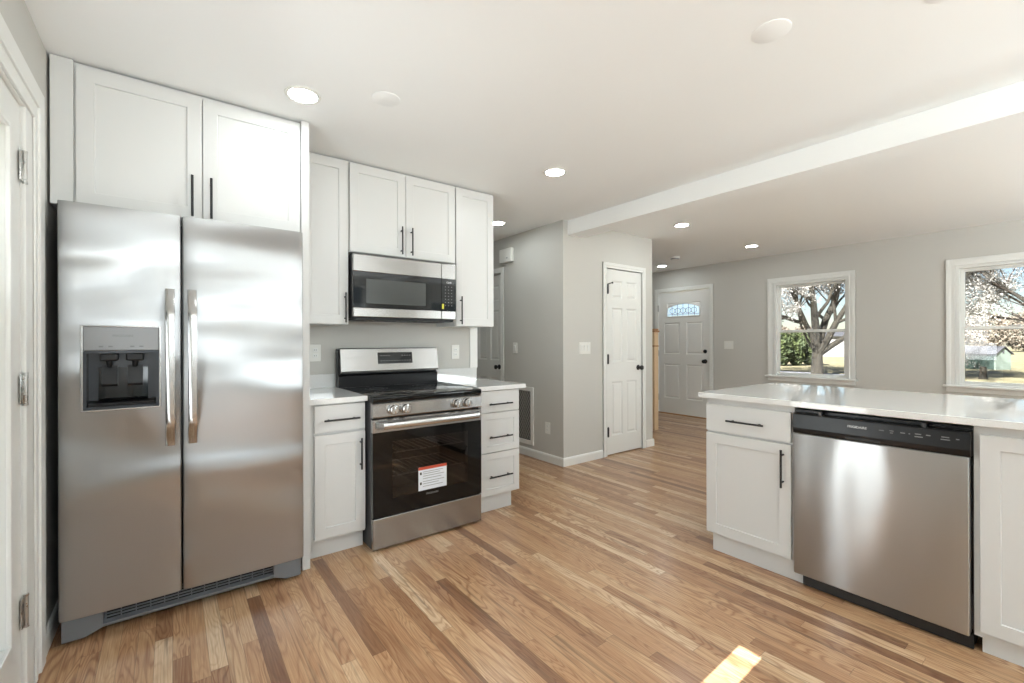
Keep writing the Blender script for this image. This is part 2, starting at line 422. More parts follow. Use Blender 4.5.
def hinge(fr, u, z, n, parent, mat, h=0.09, leaf=0.0, top=False):
    bm = BM()
    cyl(bm, fr.p(u, n+0.006, z-h/2), fr.p(u, n+0.006, z+h/2), 0.0065 if mat != 'black' else 0.011, 12)
    for zz in (z-h/2-0.004, z+h/2+0.004): cyl(bm, fr.p(u, n+0.006, zz-0.003), fr.p(u, n+0.006, zz+0.003), 0.0075, 12)
    fr.box(bm, u-0.012-leaf, u+0.012+leaf*0.6, n-0.002, n+0.002, z-h/2, z+h/2, 0.0005)
    if leaf:
        for k in range(4):
            zz = z-h/2+h*(k+0.5)/4
            cyl(bm, fr.p(u-0.010-leaf*0.5, n+0.0005, zz), fr.p(u-0.010-leaf*0.5, n+0.0035, zz), 0.004, 10)
    if top:
        cyl(bm, fr.p(u+0.002, n+0.012, z+h/2+0.006), fr.p(u+0.036, n+0.035, z+h/2+0.018), 0.006, 10)
        cyl(bm, fr.p(u+0.034, n+0.033, z+h/2+0.017), fr.p(u+0.044, n+0.040, z+h/2+0.019), 0.010, 12)
    return obj('hinge', bm, mat, parent, smooth=True)
def six(u0, u1, z0, z1, st=0.10, mid=0.085):
    c = (u0+u1)/2; w = ((u1-u0)-2*st-mid)/2; H = z1-z0; s = H/2.02
    rows = [(z0+0.20*s, z0+0.79*s), (z0+1.00*s, z0+1.60*s), (z0+1.71*s, z0+1.90*s)]
    out = []
    for a, b in rows: out += [(u0+st, u0+st+w, a, b), (u1-st-w, u1-st, a, b)]
    return out

# door 1: glazed patio door at the left edge
d1 = sroot('door_1', (XL, 1.8, 0), 'white glazed patio door at the left edge, with three nickel hinges', 'door')
f = FXp(XL); g = (DL[0]+0.135, DL[1]-0.165, 0.275, 1.925)
bm = BM()
for (a, b, c, d) in ((DL[0], g[0], 0.012, 2.05), (g[1], DL[1], 0.012, 2.05), (g[0], g[1], 0.012, g[2]), (g[0], g[1], g[3], 2.05)):
    f.box(bm, a, b, -0.048, -0.004, c, d)
obj('leaf', bm, 'doorpaint', d1)
bm = BM()
for (a, b, c, d) in ((g[0]-0.022, g[0]+0.008, g[2]-0.022, g[3]+0.022), (g[1]-0.008, g[1]+0.022, g[2]-0.022, g[3]+0.022), (g[0]+0.008, g[1]-0.008, g[2]-0.022, g[2]+0.008), (g[0]+0.008, g[1]-0.008, g[3]-0.008, g[3]+0.022)):
    f.box(bm, a, b, -0.004, 0.008, c, d, 0.003)
obj('glazing_bead', bm, 'doorpaint', d1)
obj('pane', f.box(BM(), g[0], g[1], -0.030, -0.024, g[2], g[3]), 'pane', d1)
jamb(f, DL[0], DL[1], 2.052, 0.14, d1)
casing(f, DL[0]-0.012, DL[1]+0.10, 2.056, d1, 0.132, d=0.020)
obj('inner_casing', (lambda bm: (f.box(bm, DL[1]+0.004, DL[1]+0.10, 0.0, 0.010, 0, 2.075, 0.002), f.box(bm, DL[0], DL[1]+0.004, -0.010, 0.010, 2.052, 2.075, 0.002)) and bm)(BM()), 'trim', d1)
for z in (1.842, 1.078, 0.315): hinge(f, DL[1]+0.002, z, 0.002, d1, 'chrome', 0.10, 0.022)
# window 5: unseen slit window, added to shape the strip of sun on the floor
w5 = sroot('added_sidelight', (XL, 0.82, 0.35), 'narrow unseen sidelight added beside the patio door to shape the sun strip', 'window')
bm = BM(); f.box(bm, 0.660, 0.698, 0.0, 0.012, 0.31, 2.04); f.box(bm, 0.792, 0.830, 0.0, 0.012, 0.31, 2.04)
f.box(bm, 0.698, 0.792, 0.0, 0.012, 0.31, 0.35); f.box(bm, 0.698, 0.792, 0.0, 0.012, 2.0, 2.04)
obj('window_frame', bm, 'trim', w5); obj('pane', f.box(BM(), 0.698, 0.792, -0.06, -0.055, 0.35, 2.0), 'pane', w5)

# door 2: closet door
d2 = sroot('door_2', (4.02, YP, 0), 'white six panel closet door with black knob and black hinges', 'door')
f = FY(YP)
obj('leaf', slab(BM(), f, PD[0]+0.003, PD[1]-0.003, 0.012, 2.018, 0.035, six(*PD, 0.012, 2.018, 0.085, 0.07), RAISED, -0.002), 'doorpaint', d2)
jamb(f, PD[0], PD[1], 2.022, 0.12, d2); casing(f, PD[0]-0.006, PD[1]+0.006, 2.026, d2, 0.058)
knob(f, 4.258, 0.937, 0.0, d2)
for z, tp in ((1.80, True), (1.045, False), (0.262, False)): hinge(f, PD[0]+0.003, z, 0.010, d2, 'black', 0.095, 0, tp)
# door 4: hall door
d4 = sroot('door_4', (XH, 4.55, 0), 'white panelled door at the end of the hallway with black knob', 'door')
f = FX(XH)
obj('leaf', slab(BM(), f, HD[0], HD[1], 0.012, 2.035, 0.035, six(*HD, 0.012, 2.035, 0.09, 0.075), RAISED, -0.03), 'doorpaint', d4)
jamb(f, HD[0], HD[1], 2.04, 0.12, d4); casing(f, HD[0]-0.004, HD[1]+0.004, 2.045, d4, 0.055)
knob(f, 4.345, 0.935, -0.03, d4)
# door 3: front door
d3 = sroot('door_3', (XF, 4.2, 0), 'light grey front door with a small leaded arched window and black locks', 'door')
f = FX(XF)
rows = [(0.27, 0.85), (1.02, 1.55)]; cols = [(3.865, 4.155), (4.275, 4.575)]
pan = [(a, b, c, d) for c, d in rows for a, b in cols]
lt = (3.905, 4.515, 1.640, 1.880)
obj('leaf', slab(BM(), f, FD[0]+0.003, FD[1]-0.003, 0.015, 2.065, 0.045, pan + [lt], RAISED, -0.02), 'greydoor', d3)
def arch(u): 
    c = (lt[0]+lt[1])/2; h = (lt[1]-lt[0])/2
    return lt[3]-0.015 - 0.075*((u-c)/h)**2
bm = BM(); pts = [f.p(lt[0]+0.01, -0.016, lt[2]+0.01), f.p(lt[1]-0.01, -0.016, lt[2]+0.01)] + [f.p(u, -0.016, arch(u)) for u in [lt[1]-0.01-(lt[1]-lt[0]-0.02)*k/16 for k in range(17)]]
tube(bm, pts + [pts[0]], 0.011, 8); obj('light_frame', bm, 'greydoor', d3, smooth=True)
bm = BM(); bm.faces.new([bm.verts.new(p + Vector((0.002,0,0))) for p in pts[:2]] + [bm.verts.new(p + Vector((0.002,0,0))) for p in pts[2:]])
ft = NT('glowing_lead_glass'); ft.set(Base_Color=lin(205,228,240), Roughness=0.25, Transmission_Weight=0.0, Emission_Color=lin(205,232,248), Emission_Strength=0.45)  # emission in the glass colour stands in for daylight through the pane
M['frost_glow'] = ft.m
obj('pane', bm, 'frost_glow', d3, label='pale blue leaded glass with daylight glow painted in')
bm = BM()
for k in range(1, 6):
    u = lt[0]+(lt[1]-lt[0])*k/6; tube(bm, [f.p(u, -0.012, lt[2]+0.012), f.p(u, -0.012, arch(u))], 0.0035, 6)
for k in range(5):
    u = lt[0]+0.06+(lt[1]-lt[0]-0.12)*(k+0.5)/5; zc = 1.745
    tube(bm, [f.p(u+0.05*math.cos(q*PI/6), -0.012, zc+0.045*math.sin(q*PI/6)) for q in range(13)], 0.0035, 6)
tube(bm, [f.p(lt[0]+0.02, -0.012, 1.685), f.p(lt[1]-0.02, -0.012, 1.685)], 0.0035, 6)
obj('lead_came', bm, 'came', d3, smooth=True)
jamb(f, FD[0], FD[1], 2.07, 0.15, d3); casing(f, FD[0]-0.005, FD[1]+0.005, 2.075, d3, 0.06)
knob(f, 3.825, 0.912, -0.02, d3, 'black', 0.030); 
bm = BM(); lathe(bm, [(0,0), (0.030,0), (0.030,0.012), (0.024,0.020), (0,0.020)], f.p(3.825, -0.02, 1.072), f.n); f.box(bm, 3.820, 3.830, 0.0, 0.018, 1.057, 1.087, 0.002)
obj('deadbolt', bm, 'black', d3, smooth=True)
for z in (1.80, 1.03, 0.27): hinge(f, FD[1]-0.002, z, 0.004, d3, 'chrome', 0.10)
obj('threshold', f.box(BM(), FD[0], FD[1], -0.15, 0.01, 0, 0.014, 0.003), 'oakdark', d3)

# ------------------------------------------------------------------ double hung windows in the front wall
def dh_window(name, label, hole, fr, depth=0.15, view=True):
    u0, u1, z0, z1 = hole
    r = sroot(name, fr.p((u0+u1)/2, 0, z0), label, 'window')
    # casing
    bm = BM(); cw = 0.072
    for (a, b, dd) in ((0.0, cw, 0.012), (cw*0.55, cw, 0.020), (0.0, 0.012, 0.016)):
        fr.box(bm, u0-b, u0-a, 0, dd, z0-0.0, z1+b, 0.002); fr.box(bm, u1+a, u1+b, 0, dd, z0-0.0, z1+b, 0.002)
        fr.box(bm, u0-a, u1+a, 0, dd, z1+a, z1+b, 0.002)
    obj('casing', bm, 'trim', r)
    bm = BM(); fr.box(bm, u0-cw-0.025, u1+cw+0.025, -0.01, 0.055, z0-0.022, z0, 0.004); fr.box(bm, u0-cw, u1+cw, 0, 0.016, z0-0.075, z0-0.022, 0.003)
    obj('window_sill', bm, 'trim', r)
    bm = BM(); t = 0.030
    fr.box(bm, u0, u0+t, -depth, 0, z0, z1); fr.box(bm, u1-t, u1, -depth, 0, z0, z1); fr.box(bm, u0+t, u1-t, -depth, 0, z1-t, z1); fr.box(bm, u0+t, u1-t, -depth, 0, z0, z0+0.012)
    obj('window_frame', bm, 'trim', r)
    zm = (z0+z1)/2 - 0.03
    for (nm, a, b, n) in (('upper_sash', zm-0.018, z1-t, -0.080), ('lower_sash', z0+0.012, zm+0.018, -0.045)):
        bm = BM(); s = 0.032
        fr.box(bm, u0+t, u0+t+s, n-0.03, n, a, b, 0.002); fr.box(bm, u1-t-s, u1-t, n-0.03, n, a, b, 0.002)
        fr.box(bm, u0+t+s, u1-t-s, n-0.03, n, a, a+s, 0.002); fr.box(bm, u0+t+s, u1-t-s, n-0.03, n, b-s, b, 0.002)
        so = obj(nm, bm, 'trim', r)
        obj('pane', fr.box(BM(), u0+t+s, u1-t-s, n-0.018, n-0.014, a+s, b-s), 'pane', so)
    bm = BM(); fr.box(bm, (u0+u1)/2-0.03, (u0+u1)/2+0.03, -0.045, -0.030, zm+0.018, zm+0.030, 0.003); obj('sash_lock', bm, 'trim', r)
    return r
dh_window('window_1', 'white double hung window with a view of a tree trunk, between front door and right window', W1, FX(XF))
dh_window('window_2', 'white double hung window at the right edge with a view of a green shed', W2, FX(XF))
def plain_window(name, label, hole, fr, depth=0.15):
    u0, u1, z0, z1 = hole
    r = sroot(name, fr.p((u0+u1)/2, 0, z0), label, 'window'); bm = BM(); t = 0.05
    for a, b, c, d in ((u0, u0+t, z0, z1), (u1-t, u1, z0, z1), (u0+t, u1-t, z0, z0+t), (u0+t, u1-t, z1-t, z1), ((u0+u1)/2-0.02, (u0+u1)/2+0.02, z0+t, z1-t)):
        fr.box(bm, a, b, -depth, 0.015, c, d, 0.003)
    obj('window_frame', bm, 'trim', r); obj('pane', fr.box(BM(), u0+t, u1-t, -0.09, -0.085, z0+t, z1-t), 'pane', r)
FB = Fr((0, YB, 0), (1,0,0), (0,1,0))
plain_window('added_window_3', 'unseen wide kitchen window added behind the camera for light', KW, FB)  # unseen opening, added and sized to light the kitchen
plain_window('added_window_4', 'unseen wide living room window added behind the camera for light', LW, FB)  # second unseen opening, added to light the living room side

# ================================================================== KITCHEN, RANGE WALL
F0 = FY(0)     # n = -y
# ---- refrigerator
fr_ = thing('refrigerator', 'large stainless side by side refrigerator with ice and water dispenser', 'refrigerator', (0.09, 2.9, 0))
YD = 2.53; F = FY(YD)
obj('body', B(BM(), -0.355, 0.540, 2.615, 3.26, 0.035, 1.785, 0.006), 'darkgrey', fr_)
for x in (-0.30, 0.48):
    for y in (2.70, 3.18): obj('foot', cyl(BM(), (x, y, 0), (x, y, 0.04), 0.022, 14), 'darkgrey', fr_)
zb, zt = 0.112, 1.812
DI = (-0.294, -0.041, 0.955, 1.306)
def curved_door(u0, u1, hole=None):
    """fridge door with softly crowned front and rounded long edges"""
    bm = BM(); us = []
    e = 0.020
    prof = [(u0, -0.070), (u0, -0.016), (u0+0.004, -0.006), (u0+e, 0.0)]
    k = 10
    prof += [(u0+e+(u1-u0-2*e)*i/k, 0.004*math.sin(PI*i/k)) for i in range(1, k)]
    prof += [(u1-e, 0.0), (u1-0.004, -0.006), (u1, -0.016), (u1, -0.070)]
    if hole:
        a, b, c, d = hole
        prof = sorted([p for p in prof if not (a-0.006 < p[0] < b+0.006)] , key=lambda p: 0)
        ins = [(a, 0.003), (b, 0.003)]
        i0 = max(i for i, p in enumerate(prof) if p[0] < a)+1
        prof = prof[:i0] + ins + prof[i0:]
    zs = [zb, zt] if not hole else [zb, hole[2], hole[3], zt]
    rows = [[bm.verts.new(F.p(u, n, z)) for u, n in prof] for z in zs]
    for ri, (r0, r1) in enumerate(zip(rows, rows[1:])):
        for i in range(len(prof)-1):
            if hole and ri == 1 and abs(prof[i][0]-hole[0]) < 1e-6 and abs(prof[i+1][0]-hole[1]) < 1e-6: continue
            bm.faces.new((r0[i], r0[i+1], r1[i+1], r1[i]))
    for r in (rows[0], rows[-1]): bm.faces.new(r)
    for r0, r1 in zip(rows, rows[1:]): bm.faces.new((r0[0], r1[0], r1[-1], r0[-1]))
    return bm
dl = obj('freezer_door', curved_door(-0.366, 0.0345, DI), 'steelV', fr_, smooth=True, label='narrow left door with dispenser')
dr = obj('fridge_door', curved_door(0.0395, 0.5505), 'steelV', fr_, smooth=True, label='wide right door')
def fridge_handle(u, parent):
    bm = BM(); z0, z1 = 0.776, 1.478; n = 28; hw = 0.0175; rows = []
    for i in range(n+1):
        t = i/n; z = z0+(z1-z0)*t
        # ends meet the door, middle stands off
        s = min(t, 1-t)/0.17; s = min(1.0, s); s = s*s*(3-2*s)
        nn = 0.004 + 0.052*s + 0.008*math.sin(PI*t); th = 0.016
        sec = []
        for q in range(12):
            a = 2*PI*q/12; cx = math.copysign(abs(math.cos(a))**0.6, math.cos(a)); cy = math.copysign(abs(math.sin(a))**0.6, math.sin(a))
            sec.append(bm.verts.new(F.p(u+hw*cx, nn+th*0.5*cy, z)))
        rows.append(sec)
    for a, b in zip(rows, rows[1:]):
        for q in range(12): bm.faces.new((a[q], a[(q+1) % 12], b[(q+1) % 12], b[q]))
    bm.faces.new(rows[0]); bm.faces.new(rows[-1])
    return obj('handle', bm, 'handle', parent, smooth=True)
fridge_handle(-0.006, dl); fridge_handle(0.075, dr)
# dispenser
dp = obj('dispenser', (lambda bm: (F.box(bm, DI[0], DI[1], -0.066, -0.060, DI[2], DI[3]), F.box(bm, DI[0], DI[0]+0.014, -0.062, 0.001, DI[2], 1.20), F.box(bm, DI[1]-0.014, DI[1], -0.062, 0.001, DI[2], 1.20),
      F.box(bm, DI[0], DI[1], -0.062, 0.004, DI[2], DI[2]+0.014, 0.002), F.box(bm, DI[0]+0.014, DI[1]-0.014, -0.062, 0.000, 1.192, 1.204)) and bm)(BM()), 'cavity', dl)
obj('dispenser_trim', (lambda bm: (F.box(bm, DI[0]-0.004, DI[0]+0.004, 0.0, 0.007, DI[2]-0.004, DI[3]+0.004, 0.002), F.box(bm, DI[1]-0.004, DI[1]+0.004, 0.0, 0.007, DI[2]-0.004, DI[3]+0.004, 0.002),
      F.box(bm, DI[0], DI[1], 0.0, 0.007, DI[2]-0.004, DI[2]+0.003, 0.002), F.box(bm, DI[0], DI[1], 0.0, 0.007, DI[3]-0.002, DI[3]+0.004, 0.002)) and bm)(BM()), 'handle', dl)
pa = obj('control_panel', F.box(BM(), DI[0]+0.003, DI[1]-0.003, -0.060, 0.006, 1.204, DI[3]-0.002, 0.004), 'dispanel', dl)
text('lettering', 'FRIGIDAIRE', 0.0135, F, -0.165, 0.0068, 1.266, 'greyprint', dl)
for u in (-0.235, -0.205, -0.135, -0.105): obj('button_mark', F.box(BM(), u-0.007, u+0.007, 0.006, 0.0068, 1.218, 1.224), 'greyprint', dl)
for u in (-0.212, -0.128):
    bm = BM(); F.box(bm, u-0.030, u+0.030, -0.050, -0.012, 1.160, 1.192, 0.006); cyl(bm, F.p(u, -0.03, 1.165), F.p(u, -0.03, 1.135), 0.012, 14, 0.009)
    prism(bm, F, [(-0.058, 1.135), (-0.050, 1.140), (-0.034, 1.060), (-0.040, 1.050), (-0.058, 1.060)], u-0.026, u+0.026)
    obj('spout', bm, 'blackpl', dl)
bm = BM(); prism(bm, F, [(-0.060, 0.97), (-0.004, 0.97), (-0.010, 0.982), (-0.060, 0.990)], DI[0]+0.018, DI[1]-0.018)
obj('drip_tray', bm, 'blackpl', dl)
bm = BM(); prism(bm, F, [(-0.060, 1.13), (-0.056, 1.13), (-0.045, 1.0), (-0.049, 0.99), (-0.060, 0.99)], -0.248, -0.085)
obj('cavity_liner', bm, M['blackgloss'], dl)
# base grille
bm = BM()
F.box(bm, -0.345, 0.535, -0.085, -0.070, 0.035, 0.105)
for k in range(5): F.box(bm, -0.245, 0.430, -0.072, -0.062, 0.042+k*0.013, 0.047+k*0.013, 0.001)
for k in range(14): F.box(bm, -0.23+k*0.05, -0.226+k*0.05, -0.072, -0.064, 0.040, 0.100)
obj('base_grille', bm, 'greypl', fr_)
bm = BM()
prism(bm, F, [(-0.080, 0.028), (-0.044, 0.028), (-0.040, 0.034), (-0.040, 0.042), (-0.055, 0.046), (-0.080, 0.046)], -0.255, 0.435)
obj('grille_lip', bm, 'greypl', fr_)
for s, (a, b, c) in ((-1, (-0.360, -0.290, -0.235)), (1, (0.540, 0.470, 0.415))):
    bm = BM(); vs = [(a, 0.012), (b, 0.012), (c, 0.034), (c, 0.098), (a, 0.098)]
    fa = [bm.verts.new(F.p(u, -0.030, z)) for u, z in vs]; fb = [bm.verts.new(F.p(u, -0.085, z)) for u, z in vs]
    bm.faces.new(fa); bm.faces.new(fb)
    for k in range(5): bm.faces.new((fa[k], fa[(k+1) % 5], fb[(k+1) % 5], fb[k]))
    obj('foot_cover', bm, 'greypl', fr_)
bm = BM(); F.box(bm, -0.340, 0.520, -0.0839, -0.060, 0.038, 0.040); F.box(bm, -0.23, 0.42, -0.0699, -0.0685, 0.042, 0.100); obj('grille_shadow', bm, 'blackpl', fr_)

# ---- cabinet over the refrigerator with its tall side panel
YC = 2.63; F = FY(YC)
oc = thing('refrigerator_cabinet', 'white two door cabinet above the refrigerator with a tall side panel', 'cabinet', (0.1, 2.98, 0))
bm = BM(); B(bm, -0.403, 0.567, YC+0.019, YK-0.002, 1.822, 2.434); F.box(bm, -0.400, -0.330, -0.019, -0.004, 1.818, 2.436)
obj('carcass', bm, 'cab', oc)
bm = BM(); B(bm, 0.567, 0.585, YC-0.004, YK-0.002, 0.0, 2.437); B(bm, 0.560, 0.600, YC-0.012, YC+0.012, 0.0, 2.437, 0.001)
obj('side_panel', bm, 'cab', oc)
a = shaker_door(F, -0.322, 0.1185, 1.826, 2.415, 0.0, oc); pull(F, 0.079, 0.0, 1.932, 0.195, True, a)
a = shaker_door(F, 0.1225, 0.556, 1.826, 2.415, 0.0, oc); pull(F, 0.154, 0.0, 1.932, 0.195, True, a)

# ---- wall cabinets
YU = 3.0; F = FY(YU)
def wall_cab(name, label, x0, x1, z0, doors, pulls, top=2.436):
    t = thing(name, label, 'cabinet', ((x0+x1)/2, 3.16, z0))
    obj('carcass', B(BM(), x0, x1, YU+0.019, YK-0.002, z0, top, 0.001), 'cab', t)
    for (a, b), (pu, pz, pl) in zip(doors, pulls):
        d = shaker_door(F, a, b, z0+0.003, 2.425, 0.0, t); pull(F, pu, 0.0, pz, pl, True, d)
    return t
wall_cab('wall_cabinet', 'white narrow wall cabinet left of the microwave, one door with black pull', 0.602, 0.932, 1.352, [(0.640, 0.9265)], [(0.903, 1.462, 0.195)])
wall_cab('wall_cabinet', 'white two door wall cabinet above the microwave', 0.934, 1.736, 1.835, [(0.938, 1.3285), (1.3325, 1.7325)], [(1.294, 1.950, 0.195), (1.370, 1.950, 0.195)])
wall_cab('wall_cabinet', 'white narrow wall cabinet right of the microwave at the end of the run', 1.738, 2.094, 1.357, [(1.742, 2.090)], [(1.776, 1.478, 0.215)])

# ---- microwave
YM = 2.93; F = FY(YM)
mw = thing('microwave', 'stainless and black microwave mounted above the range', 'microwave', (1.31, 3.1, 1.385))
bm = BM(); B(bm, 0.938, 1.697, YM+0.032, YK-0.003, 1.395, 1.818, 0.003); B(bm, 0.955, 1.68, YM+0.010, 3.2, 1.383, 1.396, 0.003)
obj('body', bm, 'blackpl', mw)
x0, x1 = 0.936, 1.698; xs = 1.578
for (a, b, c, d) in ((x0, xs-0.0015, 1.700, 1.812), (xs+0.0015, x1, 1.700, 1.812), (x0, xs-0.0015, 1.402, 1.463), (xs+0.0015, x1, 1.402, 1.463)):
    obj('steel_band', F.box(BM(), a, b, -0.030, 0.0, c, d, 0.004), 'steelH', mw)
bm = BM(); F.box(bm, x0, xs-0.0015, -0.030, -0.002, 1.463, 1.700, 0.001); dm = obj('door', bm, 'blackgloss', mw)
obj('door_window', F.box(BM(), x0+0.085, 1.452, -0.010, -0.0012, 1.492, 1.655, 0.001), 'microglass', dm)
kp = obj('control_panel', F.box(BM(), xs+0.0015, x1, -0.030, -0.001, 1.463, 1.700, 0.001), 'blackgloss', mw)
bm = BM()
for r in range(7):
    for c in range(3): F.box(bm, 1.606+c*0.026, 1.613+c*0.026, -0.001, -0.0003, 1.640-r*0.023, 1.6445-r*0.023)
obj('keypad', bm, 'dimprint', kp)
text('display', '12:00', 0.020, F, 1.638, -0.0004, 1.674, 'print', kp)
obj('sticker', F.box(BM(), 1.580, 1.596, -0.0005, 0.0005, 1.478, 1.515), 'yellow', mw)
bm = BM()
for k in range(12): F.box(bm, x0+0.05+k*0.055, x0+0.09+k*0.055, -0.16, -0.06, 1.380, 1.3832)
obj('vent_filter', bm, 'darkgrey', mw)

# ---- base cabinets
YBF = 2.67; F = FY(YBF)
bc = thing('base_cabinet', 'white base cabinet between refrigerator panel and range, one drawer over one door', 'cabinet', (0.766, 3.0, 0))
bm = BM(); B(bm, 0.602, 0.926, YBF+0.019, YK-0.002, 0.105, 0.888); B(bm, 0.602, 0.926, YBF+0.062, YK-0.002, 0.0, 0.105)
obj('carcass', bm, 'cab', bc)
a = obj('drawer', slab(BM(), F, 0.636, 0.922, 0.722, 0.876, 0.019, [], [], 0.0), 'cab', bc); bv = a.modifiers.new('b', 'BEVEL'); bv.width = 0.002; bv.segments = 2
pull(F, 0.782, 0.0, 0.792, 0.200, False, a)
a = shaker_door(F, 0.636, 0.922, 0.122, 0.708, 0.0, bc); pull(F, 0.892, 0.0, 0.578, 0.185, True, a)
bd = thing('base_cabinet', 'white three drawer base cabinet right of the range', 'cabinet', (1.93, 3.0, 0))
bm = BM(); B(bm, 1.742, 2.100, YBF+0.019, YK-0.002, 0.118, 0.888); B(bm, 1.742, 2.045, YBF+0.040, YK-0.002, 0.0, 0.118)
obj('carcass', bm, 'cab', bd)
for i, (z0, z1, st) in enumerate(((0.726, 0.880, 0.0), (0.436, 0.720, 0.048), (0.124, 0.430, 0.048))):
    if st: a = shaker_door(F, 1.750, 2.092, z0, z1, 0.0, bd, 'drawer', st)
    else:
        a = obj('drawer', slab(BM(), F, 1.750, 2.092, z0, z1, 0.019, [], [], 0.0), 'cab', bd); bv = a.modifiers.new('b', 'BEVEL'); bv.width = 0.002; bv.segments = 2
    pull(F, 1.908, 0.0, (0.786, 0.548, 0.262)[i], 0.205, False, a)
# ---- counters by the range
ct = thing('countertop', 'short white quartz countertop left of the range with its backsplash', 'countertop', (0.766, 3.0, 0.888))
obj('slab', B(BM(), 0.602, 0.927, 2.640, YK-0.022, 0.888, 0.918, 0.002), 'quartz', ct)
obj('backsplash', B(BM(), 0.602, 0.927, YK-0.021, YK-0.001, 0.888, 1.012, 0.002), 'quartz', ct)
ct = thing('countertop', 'short white quartz countertop right of the range with its backsplash', 'countertop', (1.93, 3.0, 0.888))
obj('slab', B(BM(), 1.710, 2.135, 2.640, YK-0.022, 0.888, 0.918, 0.002), 'quartz', ct)
obj('backsplash', B(BM(), 1.710, 2.115, YK-0.021, YK-0.001, 0.888, 1.012, 0.002), 'quartz', ct)

# ---- range
YR = 2.58; F = FY(YR)
rg = thing('range', 'stainless electric range with black glass cooktop and black oven door', 'range', (1.32, 2.95, 0))
xa, xb = 0.933, 1.690
bm = BM(); B(bm, xa+0.002, xa+0.014, YR+0.03, 3.24, 0.012, 0.878); B(bm, xb-0.014, xb-0.002, YR+0.03, 3.24, 0.012, 0.878); B(bm, xa+0.014, xb-0.014, 3.20, 3.24, 0.012, 0.878)
B(bm, xa+0.014, xb-0.014, YR+0.03, 3.20, 0.012, 0.16); B(bm, xa+0.014, xb-0.014, YR+0.03, 3.20, 0.80, 0.878)
for x in (xa+0.05, xb-0.05):
    for y in (YR+0.08, 3.15): cyl(bm, (x, y, 0), (x, y, 0.014), 0.018, 12)
obj('body', bm, 'darkgrey', rg)
bm = BM(); B(bm, xa+0.016, xa+0.075, YR+0.05, 3.18, 0.165, 0.795); B(bm, xb-0.075, xb-0.016, YR+0.05, 3.18, 0.165, 0.795); B(bm, xa+0.075, xb-0.075, 3.05, 3.18, 0.165, 0.795)
B(bm, xa+0.075, xb-0.075, YR+0.05, 3.05, 0.165, 0.20); B(bm, xa+0.075, xb-0.075, YR+0.05, 3.05, 0.72, 0.795)
obj('oven_cavity', bm, 'enamel', rg)
for z in (0.40, 0.545):
    bm = BM(); X0, X1, Y0, Y1 = xa+0.08, xb-0.08, YR+0.10, 3.03
    for y in (Y0, Y1): cyl(bm, (X0, y, z), (X1, y, z), 0.004, 8)
    for k in range(15): x = X0+(X1-X0)*k/14; cyl(bm, (x, Y0, z), (x, Y1, z), 0.0025, 6)
    obj('oven_rack', bm, 'chrome', rg, smooth=True)
# cooktop
bm = BM(); B(bm, xa-0.004, xb+0.003, YR-0.008, 3.235, 0.876, 0.914, 0.010, 3)
obj('cooktop', bm, 'blackgloss', rg, smooth=True)
bm = BM()
for (x, y, r) in ((xa+0.21, 2.78, 0.115), (xb-0.21, 2.78, 0.105), (xa+0.20, 3.05, 0.075), (xb-0.20, 3.05, 0.08)):
    for rr in (r, r*0.62): lathe(bm, [(rr-0.0012,0.0), (rr-0.0012,0.0004), (rr+0.0012,0.0004), (rr+0.0012,0.0)], (x, y, 0.9141), (0,0,1), 40)
obj('burner_ring', bm, 'darkgrey', rg)
# knob panel
kp = obj('knob_panel', (lambda bm: prism(bm, F, [(-0.03, 0.788), (0.004, 0.788), (0.008, 0.795), (0.006, 0.862), (-0.004, 0.876), (-0.03, 0.876)], xa, xb))(BM()), 'steelH', rg)
for u in (1.055, 1.132, 1.492, 1.568):
    bm = BM(); lathe(bm, [(0,0), (0.030,0), (0.030,0.008), (0.0275,0.010), (0.0265,0.036), (0.022,0.040), (0,0.040)], F.p(u, 0.007, 0.833), F.n, 32)
    F.box(bm, u-0.005, u+0.005, 0.040, 0.052, 0.812, 0.854, 0.003)
    obj('knob', bm, 'handle', kp, smooth=True)
# oven door
od = obj('oven_door', (lambda bm: prism(bm, F, [(-0.028, 0.702), (0.004, 0.702), (0.004, 0.770), (-0.002, 0.778), (-0.028, 0.778)], xa+0.001, xb-0.001))(BM()), 'steelH', rg)
bm = BM(); 
for k in range(4):
    uu = xa+0.045+k*0.185; F.box(bm, uu, uu+0.125, -0.020, -0.0015, 0.7775, 0.7785)
obj('vent_slots', bm, 'slot', od)
bm = BM(); gz0, gz1 = 0.200, 0.702; wx0, wx1, wz0, wz1 = xa+0.120, xb-0.110, 0.300, 0.640
for (a, b, c, d) in ((xa+0.001, wx0, gz0, gz1), (wx1, xb-0.001, gz0, gz1), (wx0, wx1, gz0, wz0), (wx0, wx1, wz1, gz1)): F.box(bm, a, b, -0.028, 0.003, c, d)
obj('door_glass', bm, 'blackgloss', od)
obj('door_window', F.box(BM(), wx0, wx1, -0.004, 0.0028, wz0, wz1), 'ovenglass', od)
bm = BM(); n = 24; rows = []
for i in range(n+1):
    t = i/n; u = xa+0.018+(xb-xa-0.036)*t; s = min(1.0, min(t, 1-t)/0.04); nn = 0.010+0.040*s*s*(3-2*s)+0.006*math.sin(PI*t)
    rows.append([bm.verts.new(F.p(u, nn+0.009*math.cos(2*PI*q/12), 0.744+0.019*math.sin(2*PI*q/12))) for q in range(12)])
for a, b in zip(rows, rows[1:]):
    for q in range(12): bm.faces.new((a[q], a[(q+1) % 12], b[(q+1) % 12], b[q]))
bm.faces.new(rows[0]); bm.faces.new(rows[-1]); obj('handle', bm, 'handle', od, smooth=True)
